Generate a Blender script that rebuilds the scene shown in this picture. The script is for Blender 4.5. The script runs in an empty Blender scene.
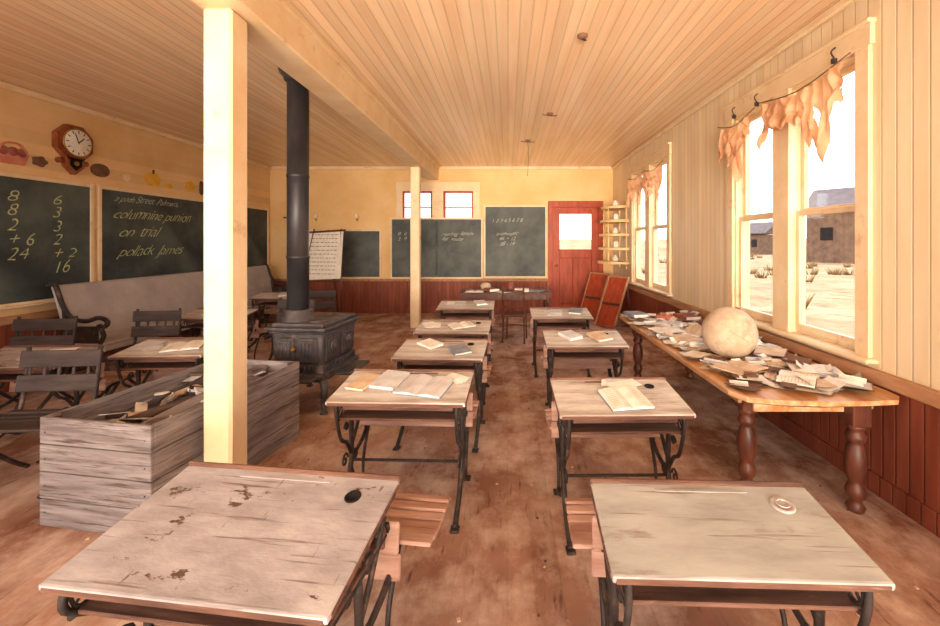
import bpy, bmesh, math, random
from mathutils import Vector, Matrix, Euler, noise
random.seed(7)
scene=bpy.context.scene
F=417.8; VX=508.0; VY=242.0; H=1.65
XL,XR,YB,YR,ZC=-5.53,2.44,9.71,-3.6,3.4

def lin(c):
    return tuple(((v/255)/12.92 if v/255<=0.04045 else ((v/255+0.055)/1.055)**2.4) for v in c)+(1,)
def mat(name,c1,c2=None,scale=3.0,rough=.7,bump=.15,stretch=(1,1,1),plank=None,spec=.3,metal=0,c3=None,c3s=8,c3t=(.62,.72),detail=6,groove=.45,scr=None):
    m=bpy.data.materials.new(name); m.use_nodes=True
    N=m.node_tree.nodes; L=m.node_tree.links
    b=N['Principled BSDF']; b.inputs['Roughness'].default_value=rough
    b.inputs['Specular IOR Level'].default_value=spec; b.inputs['Metallic'].default_value=metal
    c2=c2 or tuple(int(v*.75) for v in c1)
    tc=N.new('ShaderNodeTexCoord'); mp=N.new('ShaderNodeMapping'); mp.inputs['Scale'].default_value=stretch
    L.new(tc.outputs['Object'],mp.inputs['Vector'])
    nz=N.new('ShaderNodeTexNoise'); nz.inputs['Scale'].default_value=scale; nz.inputs['Detail'].default_value=detail; nz.inputs['Roughness'].default_value=.62
    L.new(mp.outputs[0],nz.inputs['Vector'])
    cr=N.new('ShaderNodeValToRGB'); cr.color_ramp.elements[0].position=.35; cr.color_ramp.elements[1].position=.65
    cr.color_ramp.elements[0].color=lin(c2); cr.color_ramp.elements[1].color=lin(c1)
    L.new(nz.outputs['Fac'],cr.inputs['Fac'])
    col=cr.outputs['Color']
    def layer(col,src,lo,hi,c):
        r2=N.new('ShaderNodeMapRange'); r2.inputs['From Min'].default_value=lo; r2.inputs['From Max'].default_value=hi
        L.new(src,r2.inputs['Value'])
        mx=N.new('ShaderNodeMixRGB'); mx.inputs['Color2'].default_value=lin(c)
        L.new(r2.outputs[0],mx.inputs['Fac']); L.new(col,mx.inputs['Color1']); return mx.outputs['Color']
    if scr:   # worn scratches / grain: list of (scaleXYZ, lo, hi, colour)
        for (sv,lo,hi,cc) in scr:
            m2=N.new('ShaderNodeMapping'); m2.inputs['Scale'].default_value=sv; L.new(tc.outputs['Object'],m2.inputs['Vector'])
            n3=N.new('ShaderNodeTexNoise'); n3.inputs['Scale'].default_value=1; n3.inputs['Detail'].default_value=3; L.new(m2.outputs[0],n3.inputs['Vector'])
            col=layer(col,n3.outputs['Fac'],lo,hi,cc)
    if c3:
        n2=N.new('ShaderNodeTexNoise'); n2.inputs['Scale'].default_value=c3s; n2.inputs['Detail'].default_value=8; n2.inputs['Roughness'].default_value=.7
        L.new(mp.outputs[0],n2.inputs['Vector'])
        col=layer(col,n2.outputs['Fac'],c3t[0],c3t[1],c3)
    bp=N.new('ShaderNodeBump'); bp.inputs['Strength'].default_value=bump; bp.inputs['Distance'].default_value=.01
    L.new(nz.outputs['Fac'],bp.inputs['Height'])
    nrm=bp.outputs[0]
    if plank:
        ax,w,dep=plank
        sp=N.new('ShaderNodeSeparateXYZ'); L.new(tc.outputs['Object'],sp.inputs[0])
        dv=N.new('ShaderNodeMath'); dv.operation='DIVIDE'; dv.inputs[1].default_value=w
        L.new(sp.outputs[ax],dv.inputs[0])
        fr=N.new('ShaderNodeMath'); fr.operation='FRACT'; L.new(dv.outputs[0],fr.inputs[0])
        fl=N.new('ShaderNodeMath'); fl.operation='FLOOR'; L.new(dv.outputs[0],fl.inputs[0])
        pp=N.new('ShaderNodeMath'); pp.operation='PINGPONG'; pp.inputs[1].default_value=.5; L.new(fr.outputs[0],pp.inputs[0])
        gr=N.new('ShaderNodeMapRange'); gr.inputs['From Min'].default_value=0; gr.inputs['From Max'].default_value=min(.3,.008/w)
        gr.inputs['To Min'].default_value=dep; gr.inputs['To Max'].default_value=0
        L.new(pp.outputs[0],gr.inputs['Value'])
        wn=N.new('ShaderNodeTexWhiteNoise'); wn.noise_dimensions='1D'; L.new(fl.outputs[0],wn.inputs['W'])
        vr=N.new('ShaderNodeMapRange'); vr.inputs['To Min'].default_value=.91; vr.inputs['To Max'].default_value=1.05
        L.new(wn.outputs['Value'],vr.inputs['Value'])
        vm=N.new('ShaderNodeVectorMath'); vm.operation='SCALE'; L.new(col,vm.inputs[0]); L.new(vr.outputs[0],vm.inputs['Scale'])
        mx=N.new('ShaderNodeMixRGB'); mx.inputs['Color2'].default_value=lin(tuple(int(v*groove) for v in c2))
        L.new(gr.outputs[0],mx.inputs['Fac']); L.new(vm.outputs[0],mx.inputs['Color1']); col=mx.outputs['Color']
        b2=N.new('ShaderNodeBump'); b2.invert=True; b2.inputs['Strength'].default_value=.8; b2.inputs['Distance'].default_value=.008
        L.new(gr.outputs[0],b2.inputs['Height']); L.new(nrm,b2.inputs['Normal']); nrm=b2.outputs[0]
    L.new(col,b.inputs['Base Color']); L.new(nrm,b.inputs['Normal'])
    return m

m_ceil=mat('ceiling_boards',(242,214,180),(230,192,154),1.2,rough=.25,bump=.12,stretch=(6,.4,1),plank=(0,.095,.42),spec=.7,groove=.66)
m_wallR=mat('cream_boards',(240,222,190),(230,206,168),1.5,rough=.45,bump=.1,stretch=(1,4,.5),plank=(1,.105,.42),groove=.64)
m_wallB=mat('cream_plaster',(236,202,148),(226,184,124),1.2,rough=.7,bump=.1)
m_wallL=mat('left_plaster',(236,202,152),(226,186,132),1.5,rough=.7,bump=.1,plank=(2,.14,.10),groove=.7)
m_wainR=mat('wainscot_red_y',(146,76,54),(112,52,34),2,rough=.5,bump=.2,stretch=(3,3,.5),plank=(1,.09,.6),c3=(168,118,94),c3s=3)
m_wainB=mat('wainscot_red_x',(158,86,62),(124,60,42),2,rough=.5,bump=.2,stretch=(3,3,.5),plank=(0,.09,.6),c3=(172,116,90),c3s=3)
m_rail=mat('rail_wood',(192,146,108),(162,114,80),4,rough=.6,stretch=(4,.6,4),c3=(212,176,140),c3s=3)
m_trim=mat('cream_trim',(238,216,180),(228,198,156),3,rough=.5,bump=.08,c3=(196,154,116),c3s=5,c3t=(.58,.75))
m_floor=mat('floor_dusty_boards',(186,146,126),(148,108,90),1.2,rough=.97,bump=.6,stretch=(1.2,.9,1),plank=(0,.13,.08),c3=(210,182,164),c3s=2.2,c3t=(.44,.64),spec=.03,groove=.6,
   scr=[((30,5,1),.60,.72,(118,84,70)),((1.6,1.3,1),.52,.66,(136,92,72))])
m_iron=mat('cast_iron',(62,52,48),(38,31,29),14,rough=.6,bump=.4,spec=.4,c3=(112,86,70),c3s=9,c3t=(.55,.7))
m_stove=mat('stove_iron',(90,84,86),(58,53,54),10,rough=.45,bump=.35,spec=.5,metal=.2,c3=(132,108,92),c3s=6,c3t=(.55,.7))
m_pipe=mat('stove_pipe_steel',(68,66,70),(44,42,46),5,rough=.4,bump=.1,metal=.3,spec=.4,stretch=(1,1,.4))
m_grey=mat('desk_top_grey',(178,170,170),(146,137,136),3.5,rough=.85,bump=.6,stretch=(1,2.2,1),c3=(92,72,62),c3s=6,c3t=(.61,.635),spec=.12,
   scr=[((3,60,1),.62,.72,(118,104,98)),((40,8,1),.68,.74,(104,86,78)),((2,2,1),.55,.75,(196,188,184))])
m_sage=mat('desk_top_sage',(178,177,172),(148,144,140),3,rough=.75,bump=.3,stretch=(.8,2.5,1),c3=(130,114,104),c3s=4,c3t=(.56,.72),spec=.15,
   scr=[((3,70,1),.63,.74,(122,110,102)),((2,2,1),.55,.75,(196,192,184))])
m_tan=mat('desk_top_tan',(196,187,178),(164,148,137),3,rough=.75,bump=.3,stretch=(.6,3,1),c3=(214,208,200),c3s=3,c3t=(.45,.65),spec=.15,
   scr=[((3,60,1),.60,.72,(136,112,98))])
m_edge=mat('desk_edge_wood',(124,88,72),(80,54,44),6,rough=.65,bump=.3,stretch=(.5,4,4),c3=(174,138,114),c3s=5)
m_seat=mat('seat_wood',(190,154,138),(154,114,98),5,rough=.7,bump=.25,stretch=(.5,4,4),c3=(132,88,70),c3s=4)
m_dark=mat('dark_hole',(30,22,18),(16,11,9),6,rough=.9)
m_darkwood=mat('dark_wood',(80,67,63),(54,43,41),6,rough=.6,bump=.3,stretch=(.6,4,4))
m_paper=mat('old_paper',(242,235,224),(224,215,202),9,rough=.85,bump=.1)
m_paper2=mat('pale_page',(212,210,210),(188,184,182),9,rough=.85,bump=.1)
m_paper3=mat('brown_page',(216,190,160),(190,160,128),9,rough=.85,bump=.1)
m_blue=mat('bluegrey_cover',(146,150,158),(116,120,128),9,rough=.7)
m_redcov=mat('red_cover',(164,100,86),(128,70,58),9,rough=.7)
m_crate=mat('weathered_plank',(160,150,148),(116,104,102),3,rough=.95,bump=.9,stretch=(.6,.6,7),c3=(86,72,68),c3s=5,c3t=(.54,.68),spec=.08,
   scr=[((4,4,90),.58,.70,(98,84,80))])
m_crate2=mat('weathered_plank_dark',(116,100,92),(80,66,60),4,rough=.85,bump=.6,stretch=(.6,.6,7),spec=.15)
m_table=mat('table_orange_wood',(214,150,92),(168,106,58),3,rough=.4,bump=.15,stretch=(5,.6,5),c3=(220,184,146),c3s=2,c3t=(.42,.64))
m_leg=mat('table_leg_wood',(112,62,44),(72,38,28),5,rough=.42,bump=.2,stretch=(3,3,.8),spec=.45)
m_slate=mat('chalkboard_slate',(66,76,76),(48,56,58),1.5,rough=.6,bump=.05,c3=(104,114,106),c3s=1.2,c3t=(.42,.85))
m_slate2=mat('chalkboard_slate_pale',(82,88,88),(64,68,70),1.5,rough=.6,bump=.05,c3=(114,118,112),c3s=1.3,c3t=(.42,.8))
m_chalk=mat('chalk',(214,218,160),(166,174,132),12,rough=.95)
m_chalkw=mat('chalk_white',(200,202,188),(150,154,144),12,rough=.95)
m_ink=mat('ink',(130,120,114),(104,96,92),30,rough=.95)
m_inkd=mat('clock_ink',(50,40,36),(40,32,30),30,rough=.95)
m_pew=mat('pew_grey',(194,184,180),(168,158,154),2,rough=.6,bump=.15,c3=(198,180,168),c3s=3)
m_door=mat('door_red',(182,80,48),(150,58,34),3,rough=.45,bump=.15,stretch=(4,4,.8),c3=(138,54,34),c3s=4)
m_clock=mat('clock_wood',(160,88,50),(114,56,30),8,rough=.35,bump=.15,spec=.5)
m_brass=mat('brass',(190,150,80),(150,110,50),8,rough=.3,metal=.8)
m_globe=mat('plaster_globe',(214,194,168),(182,156,130),4.5,rough=.9,bump=1.0,c3=(140,110,86),c3s=4,c3t=(.50,.72),spec=.1)
m_yel=mat('yellow_card',(236,186,80),(220,162,56),6,rough=.8)
m_pink=mat('pink_card',(214,140,118),(194,116,96),6,rough=.8)
m_brn=mat('brown_card',(126,92,72),(98,68,52),6,rough=.8)
m_ground=mat('desert_ground',(184,150,110),(148,114,78),.4,rough=.95,bump=.5,c3=(116,88,56),c3s=1.6,c3t=(.46,.66))
m_barn=mat('barn_boards',(116,86,66),(86,62,48),2,rough=.9,plank=(1,.2,.6))
m_roof=mat('barn_roof',(104,88,86),(82,68,66),2,rough=.8)
m_bush=mat('sage_brush',(150,116,68),(112,84,48),6,rough=.95)
m_shelf=mat('shelf_wood',(240,210,158),(216,176,118),4,rough=.55)

def glassmat():
    m=bpy.data.materials.new('window_glass'); m.use_nodes=True
    N=m.node_tree.nodes; L=m.node_tree.links; N.remove(N['Principled BSDF'])
    o=N['Material Output']; t=N.new('ShaderNodeBsdfTransparent'); g=N.new('ShaderNodeBsdfGlossy'); g.inputs['Roughness'].default_value=.05
    t.inputs['Color'].default_value=(.95,.96,.97,1)
    x=N.new('ShaderNodeMixShader'); x.inputs[0].default_value=.05
    L.new(t.outputs[0],x.inputs[1]); L.new(g.outputs[0],x.inputs[2]); L.new(x.outputs[0],o.inputs[0]); return m
m_glass=glassmat()
def clothmat():
    m=mat('peach_curtain',(234,196,160),(208,162,124),6,rough=.9,bump=.2)
    N=m.node_tree.nodes; L=m.node_tree.links; o=N['Material Output']; b=N['Principled BSDF']
    t=N.new('ShaderNodeBsdfTranslucent'); t.inputs['Color'].default_value=lin((240,180,128))
    x=N.new('ShaderNodeMixShader'); x.inputs[0].default_value=.38
    L.new(b.outputs[0],x.inputs[1]); L.new(t.outputs[0],x.inputs[2]); L.new(x.outputs[0],o.inputs[0]); return m
m_cloth=clothmat()

# ---------- mesh builder ----------
class MB:
    def __init__(s): s.v=[];s.f=[];s.m=[];s.sm=[];s.mats=[]
    def mi(s,m):
        if m not in s.mats: s.mats.append(m)
        return s.mats.index(m)
    def add(s,vs,fs,m,smooth=False):
        o=len(s.v); s.v+= [tuple(v) for v in vs]; k=s.mi(m)
        for f in fs: s.f.append([i+o for i in f]); s.m.append(k); s.sm.append(smooth)
    def box(s,c,size,m,rot=(0,0,0),bev=0.0,seg=1):
        bm=bmesh.new(); bmesh.ops.create_cube(bm,size=1)
        for v in bm.verts: v.co=Vector((v.co.x*size[0],v.co.y*size[1],v.co.z*size[2]))
        if bev>0: bmesh.ops.bevel(bm,geom=bm.edges[:],offset=min(bev,.45*min(size)),segments=seg,profile=.6,affect='EDGES')
        M=Matrix.Translation(Vector(c))@Euler(rot).to_matrix().to_4x4()
        bm.verts.index_update()
        s.add([M@v.co for v in bm.verts],[[v.index for v in f.verts] for f in bm.faces],m); bm.free()
    def b2(s,a,b,m,bev=0):
        s.box([(a[i]+b[i])/2 for i in range(3)],[abs(b[i]-a[i]) for i in range(3)],m,bev=bev)
    def tube(s,pts,r,m,n=8,smooth=True,cr=True,sub=4,flat=1.0):
        P=[Vector(p) for p in pts]
        if cr and len(P)>2:
            Q=[]
            for i in range(len(P)-1):
                p0=P[max(i-1,0)];p1=P[i];p2=P[i+1];p3=P[min(i+2,len(P)-1)]
                for k in range(sub):
                    t=k/sub
                    Q.append(.5*((2*p1)+(-p0+p2)*t+(2*p0-5*p1+4*p2-p3)*t*t+(-p0+3*p1-3*p2+p3)*t**3))
            Q.append(P[-1]); P=Q
        rr=r if isinstance(r,(list,tuple)) else None
        vs=[];fs=[]; up=None
        for i,p in enumerate(P):
            d=(P[min(i+1,len(P)-1)]-P[max(i-1,0)])
            if d.length<1e-9: d=Vector((0,0,1))
            d.normalize()
            if up is None:
                up=Vector((1,0,0)) if abs(d.x)<.9 else Vector((0,0,1))
            u=(up-d*up.dot(d)).normalized(); up=u; w=d.cross(u)
            ri=r if not rr else rr[0]+(rr[1]-rr[0])*i/(len(P)-1)
            for k in range(n):
                a=2*math.pi*k/n; vs.append(p+u*math.cos(a)*ri*flat+w*math.sin(a)*ri)
        for i in range(len(P)-1):
            for k in range(n):
                fs.append([i*n+k,i*n+(k+1)%n,(i+1)*n+(k+1)%n,(i+1)*n+k])
        fs.append(list(range(n))[::-1]); fs.append([(len(P)-1)*n+k for k in range(n)])
        s.add(vs,fs,m,smooth)
    def lathe(s,prof,m,M=Matrix(),n=24,smooth=True):
        vs=[];fs=[]
        for (r,z) in prof:
            for k in range(n):
                a=2*math.pi*k/n; vs.append(M@Vector((r*math.cos(a),r*math.sin(a),z)))
        for i in range(len(prof)-1):
            for k in range(n): fs.append([i*n+k,i*n+(k+1)%n,(i+1)*n+(k+1)%n,(i+1)*n+k])
        fs.append(list(range(n))[::-1]); fs.append([(len(prof)-1)*n+k for k in range(n)])
        s.add(vs,fs,m,smooth)
    def prism(s,poly,t,m,M=Matrix()):
        n=len(poly)
        vs=[M@Vector((p[0],p[1],0)) for p in poly]+[M@Vector((p[0],p[1],t)) for p in poly]
        fs=[list(range(n))[::-1],list(range(n,2*n))]+[[i,(i+1)%n,n+(i+1)%n,n+i] for i in range(n)]
        s.add(vs,fs,m)
    def obj(s,name,loc=(0,0,0),rot=(0,0,0),parent=None):
        me=bpy.data.meshes.new(name); me.from_pydata(s.v,[],s.f)
        for mt in s.mats: me.materials.append(mt)
        me.polygons.foreach_set('material_index',s.m); me.polygons.foreach_set('use_smooth',s.sm)
        bm=bmesh.new(); bm.from_mesh(me); bmesh.ops.recalc_face_normals(bm,faces=bm.faces); bm.to_mesh(me); bm.free()
        me.update(); o=bpy.data.objects.new(name,me); o.location=loc; o.rotation_euler=rot
        scene.collection.objects.link(o)
        if parent: o.parent=parent
        return o
def empty(name,loc=(0,0,0)):
    e=bpy.data.objects.new(name,None); e.location=loc; scene.collection.objects.link(e); return e
def text(s,size,loc,rot,m,parent,name='chalk_writing',shear=.35,sp=1.0,off=.004,line=1.0,wob=1.0):
    c=bpy.data.curves.new(name,'FONT'); c.body=s; c.size=size; c.shear=shear; c.extrude=.0004; c.space_character=sp; c.space_line=line; c.offset=-off*size/.2; c.resolution_u=3
    o=bpy.data.objects.new('tmp',c); scene.collection.objects.link(o)
    bpy.context.view_layer.update()
    me=bpy.data.meshes.new_from_object(o.evaluated_get(bpy.context.evaluated_depsgraph_get()))
    bpy.data.objects.remove(o); me.name=name; me.materials.clear(); me.materials.append(m)
    for v in me.vertices:
        x,y=v.co.x,v.co.y
        v.co.x+=wob*(.014*noise.noise(Vector((x*9,y*9,2)))+.006*noise.noise(Vector((x*24,y*24,5)))); v.co.y+=wob*(.035*noise.noise(Vector((x*5,y*4,8)))+.006*noise.noise(Vector((x*24,y*24,9))))
    t=bpy.data.objects.new(name,me); t.location=loc; t.rotation_euler=rot; scene.collection.objects.link(t); t.parent=parent

# ---------- room shell ----------
b=MB(); b.b2((XL-.15,YR-.15,-.12),(XR+.15,YB+.15,0),m_floor); b.obj('floor')
b=MB(); b.b2((XL-.15,YR-.15,ZC),(XR+.15,YB+.15,ZC+.15),m_ceil); b.obj('ceiling')
def wall(name,axis,c0,c1,u0,u1,holes,m):
    b=MB()
    def seg(a,bb,z0,z1):
        if bb-a<1e-4 or z1-z0<1e-4: return
        if axis=='y': b.b2((c0,a,z0),(c1,bb,z1),m)
        else: b.b2((a,c0,z0),(bb,c1,z1),m)
    u=u0
    for (h0,h1,z0,z1) in holes:
        seg(u,h0,0,ZC); seg(h0,h1,0,z0); seg(h0,h1,z1,ZC); u=h1
    seg(u,u1,0,ZC); b.obj(name)
ZW0,ZW1=.88,2.98
pairs=[(-2.6,-.9),(2.90,4.50),(6.35,8.15)]  # first pair is unseen, added behind the camera to let light in
lwin_added=[(-3.2,-1.8),(-1.4,0.0)]  # unseen left-wall windows, added to go with the fill from that side
wall('wall_right','y',XR,XR+.15,YR,YB,[(a,c,ZW0,ZW1) for a,c in pairs],m_wallR)
wall('wall_left','y',XL-.15,XL,YR,YB,[(a,c,.9,3.0) for a,c in lwin_added],m_wallL)
BW=(-2.46,-.80,2.1,2.84)
DW=(1.04,2.10,0,2.46)
wall('wall_back','x',YB,YB+.15,XL-.15,XR+.15,[BW,DW],m_wallB)
rear_added=[(-4.9,-3.3),(-2.3,-.7),(.3,1.9)]  # unseen windows behind the camera, added only to let light in
wall('wall_rear','x',YR-.15,YR,XL-.15,XR+.15,[(a,c,.9,3.0) for a,c in rear_added],m_wallB)

b=MB(); b.b2((XR-.02,YR,0),(XR,YB,.76),m_wainR); b.obj('wainscot_right')
b=MB(); b.b2((XL,YR,0),(XL+.02,YB,.76),m_wainR); b.obj('wainscot_left')
b=MB(); b.b2((XL+.02,YB-.02,0),(.92,YB,.76),m_wainB); b.b2((2.22,YB-.02,0),(XR-.02,YB,.76),m_wainB); b.obj('wainscot_back')
b=MB(); b.b2((XR-.05,YR,.72),(XR,YB,.81),m_rail,.008); b.obj('trim_1')
b=MB(); b.b2((XL,YR,.74),(XL+.045,YB,.83),m_rail,.008); b.obj('trim_2')
b=MB(); b.b2((XL+.05,YB-.045,.74),(.92,YB,.80),m_rail,.008); b.obj('trim_3')
b=MB(); b.b2((XR-.04,YR,0),(XR-.02,YB-.03,.13),m_wainR,.004); b.obj('baseboard_right')
b=MB(); b.b2((XL+.02,YR,0),(XL+.04,YB-.03,.13),m_wainR,.004); b.obj('baseboard_left')
b=MB(); b.b2((XL+.05,YB-.04,0),(.92,YB-.02,.13),m_wainB,.004); b.obj('baseboard_back')
b=MB()
for a,c in [((XR-.05,YR,ZC-.07),(XR,YB,ZC)),((XL,YR,ZC-.07),(XL+.05,YB,ZC)),((XL+.05,YB-.05,ZC-.07),(XR-.05,YB,ZC))]: b.b2(a,c,m_trim,.012)
b.obj('trim_4')

# ---------- windows (right) ----------
def sashes(b,a,c,z0,z1,x):
    zm=(z0+z1)/2-.03; fr=.045
    for (p,q,xx) in [(z0,zm+.02,x),(zm-.02,z1,x+.045)]:
        b.b2((xx,a,p),(xx+.04,a+fr,q),m_trim,.004); b.b2((xx,c-fr,p),(xx+.04,c,q),m_trim,.004)
        b.b2((xx,a+fr,p),(xx+.04,c-fr,p+.06),m_trim,.004); b.b2((xx,a+fr,q-.045),(xx+.04,c-fr,q),m_trim,.004)
        b.b2((xx+.017,a+fr,p+.06),(xx+.021,c-fr,q-.045),m_glass)
def winpair(n,a,c):
    b=MB(); mid=(a+c)/2; x0=XR-.03
    cw=.11
    b.b2((x0,a-cw,ZW0-.02),(XR,a+.01,ZW1+.1),m_trim,.006)
    b.b2((x0,c-.01,ZW0-.02),(XR,c+cw,ZW1+.1),m_trim,.006)
    b.b2((x0-.005,a-cw-.02,ZW1-.01),(XR,c+cw+.02,ZW1+.14),m_trim,.006)
    b.b2((x0-.03,a-cw-.03,ZW1+.13),(XR,c+cw+.03,ZW1+.16),m_trim,.006)
    b.b2((XR-.08,a-cw-.04,ZW0-.04),(XR+.04,c+cw+.04,ZW0-.005),m_trim,.01)
    b.b2((x0,mid-.11,ZW0-.01),(XR+.12,mid+.11,ZW1),m_trim,.006)
    b.b2((XR,a,ZW0-.01),(XR+.15,a+.03,ZW1),m_trim); b.b2((XR,c-.03,ZW0-.01),(XR+.15,c,ZW1),m_trim)
    b.b2((XR,a,ZW1-.03),(XR+.15,c,ZW1),m_trim)
    b.b2((XR+.04,a,ZW0-.01),(XR+.18,c,ZW0+.02),m_trim)
    sashes(b,a+.03,mid-.11,ZW0+.02,ZW1-.03,XR+.03); sashes(b,mid+.11,c-.03,ZW0+.02,ZW1-.03,XR+.03)
    b.obj('window_%d'%n)
for i,(a,c) in enumerate(pairs): winpair(i+1,a,c)
b=MB(); a,c,z0,z1=BW
b.b2((a-.13,YB-.03,z0-.1),(a+.01,YB,z1+.12),m_trim,.005); b.b2((c-.01,YB-.03,z0-.1),(c+.15,YB,z1+.12),m_trim,.005)
b.b2((a-.13,YB-.035,z1-.01),(c+.15,YB,z1+.2),m_trim,.005); mid=(a+c)/2
b.b2((mid-.13,YB-.03,z0),(mid+.13,YB+.1,z1),m_trim,.005)
for p,q in [(a,mid-.13),(mid+.13,c)]:
    for u,v in [((p,z0),(p+.05,z1)),((q-.05,z0),(q,z1)),((p+.05,z0),(q-.05,z0+.05)),((p+.05,z1-.05),(q-.05,z1)),((p+.05,2.44),(q-.05,2.47))]:
        b.b2((u[0],YB+.03,u[1]),(v[0],YB+.07,v[1]),m_door,.004)
    b.b2((p+.05,YB+.048,z0+.05),(q-.05,YB+.052,z1-.05),m_glass)
b.obj('window_4')
nw=5
for i,(a,c) in enumerate(rear_added):
    b=MB(); z0,z1=.9,3.0
    for u,v in [((a,z0),(a+.06,z1)),((c-.06,z0),(c,z1)),((a+.06,z0),(c-.06,z0+.06)),((a+.06,z1-.06),(c-.06,z1)),((a+.06,1.92),(c-.06,1.98))]:
        b.b2((u[0],YR-.1,u[1]),(v[0],YR-.05,v[1]),m_trim,.004)
    b.b2((a+.06,YR-.077,z0+.06),(c-.06,YR-.073,z1-.06),m_glass)
    b.obj('window_%d'%nw); nw+=1  # unseen window, added for the light
for i,(a,c) in enumerate(lwin_added):
    b=MB(); z0,z1=.9,3.0
    for u,v in [((a,z0),(a+.06,z1)),((c-.06,z0),(c,z1)),((a+.06,z0),(c-.06,z0+.06)),((a+.06,z1-.06),(c-.06,z1)),((a+.06,1.92),(c-.06,1.98))]:
        b.b2((XL-.1,u[0],u[1]),(XL-.05,v[0],v[1]),m_trim,.004)
    b.b2((XL-.077,a+.06,z0+.06),(XL-.073,c-.06,z1-.06),m_glass)
    b.obj('window_%d'%nw); nw+=1  # unseen left window, added for the light

# ---------- door ----------
b=MB(); x0,x1=1.04,2.10
b.b2((x0-.11,YB-.03,0),(x0+.005,YB,2.56),m_door,.006); b.b2((x1-.005,YB-.03,0),(x1+.11,YB,2.56),m_door,.006)
b.b2((x0-.11,YB-.035,2.45),(x1+.11,YB,2.60),m_door,.006)
yy=(YB+.01,YB+.055)
def dbox(a,z0,c,z1,dy=0): b.b2((a,yy[0]+dy,z0),(c,yy[1],z1),m_door,.006)
dbox(x0,0,x0+.16,2.45); dbox(x1-.16,0,x1,2.45); dbox(x0+.16,0,x1-.16,.22); dbox(x0+.16,2.30,x1-.16,2.45); dbox(x0+.16,1.28,x1-.16,1.48)
mid=(x0+x1)/2; dbox(mid-.06,.22,mid+.06,1.28)
dbox(x0+.16,.22,mid-.06,1.28,.02); dbox(mid+.06,.22,x1-.16,1.28,.02)
b.b2((x0+.16,YB+.03,1.48),(x1-.16,YB+.034,2.30),m_glass)
b.lathe([(.012,0),(.012,.03),(.03,.04),(.032,.06),(.015,.075)],m_brass,Matrix.Translation((x0+.08,YB+.01,1.1))@Matrix.Rotation(math.radians(90),4,'X'),16)
b.obj('door_1')

# ---------- beam + posts ----------
b=MB(); b.b2((-1.90,YR,3.09),(-1.61,YB,ZC),m_trim,.012); b.b2((-1.93,YR,3.34),(-1.58,YB,ZC),m_trim,.006); b.obj('ceiling_beam')
for (x,y) in [(-1.782,2.64),(-1.78,8.05)]:
    b=MB(); b.box((0,0,1.544),(.178,.175,3.088),m_trim,bev=.016)
    b.obj('wooden_post',(x,y,0))

# ---------- desks ----------
def open_book(name,M,w=.3,d=.22,mt=None,cov=None):
    b=MB(); n=8
    for sgn in (-1,1):
        vs=[];fs=[]
        for i in range(n+1):
            t=i/n; x=sgn*t*w/2; z=.006+.020*math.sin(min(1,t*1.35)*math.pi*.75)**1*(1-t*.55)
            for (yy,zz) in ((-d/2,z),(d/2,z),(d/2,.003),(-d/2,.003)): vs.append((x,yy,zz))
        for i in range(n):
            for k in range(4): fs.append([i*4+k,i*4+(k+1)%4,(i+1)*4+(k+1)%4,(i+1)*4+k])
        fs.append([n*4+k for k in range(4)])
        b.add(vs,fs,mt or m_paper,False)
        for q in range(9):
            yq=-d*.36+q*d*.09
            for (u,v) in ((.22,.5),(.5,.85)):
                za=.006+.020*math.sin(min(1,u*1.35)*math.pi*.75)*(1-u*.55)+.0006; zb=.006+.020*math.sin(min(1,v*1.35)*math.pi*.75)*(1-v*.55)+.0006
                b.add([(sgn*u*w/2,yq,za),(sgn*v*w/2,yq,zb),(sgn*v*w/2,yq+.004,zb),(sgn*u*w/2,yq+.004,za)],[[0,1,2,3]],m_paper3)
    b.box((0,0,.002),(w+.012,d+.012,.004),cov or m_blue)
    o=b.obj(name); o.matrix_world=M; return o
def closed_book(name,M,w=.16,d=.22,t=.025,cov=None):
    b=MB(); c=cov or m_redcov
    b.box((0,0,.002),(w,d,.003),c,bev=.001); b.box((0,0,t-.002),(w,d,.003),c,bev=.001); b.box((-w/2+.002,0,t/2),(.004,d,t),c,bev=.001)
    b.box((.0,0,t/2),(w-.012,d-.012,t-.005),m_paper)
    o=b.obj(name); o.matrix_world=M; return o
def sheets(name,M,n=4,w=.2,d=.26,sp=.05,mt=None,seed=1):
    r=random.Random(seed); b=MB()
    for i in range(n):
        mm=mt or r.choice([m_paper,m_paper2])
        b.box((r.uniform(-sp,sp),r.uniform(-sp,sp),.0015+i*.003),(w*r.uniform(.8,1.05),d*r.uniform(.8,1.05),.0022),mm,rot=(0,0,r.uniform(-.5,.5)))
    o=b.obj(name); o.matrix_world=M; return o

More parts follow.
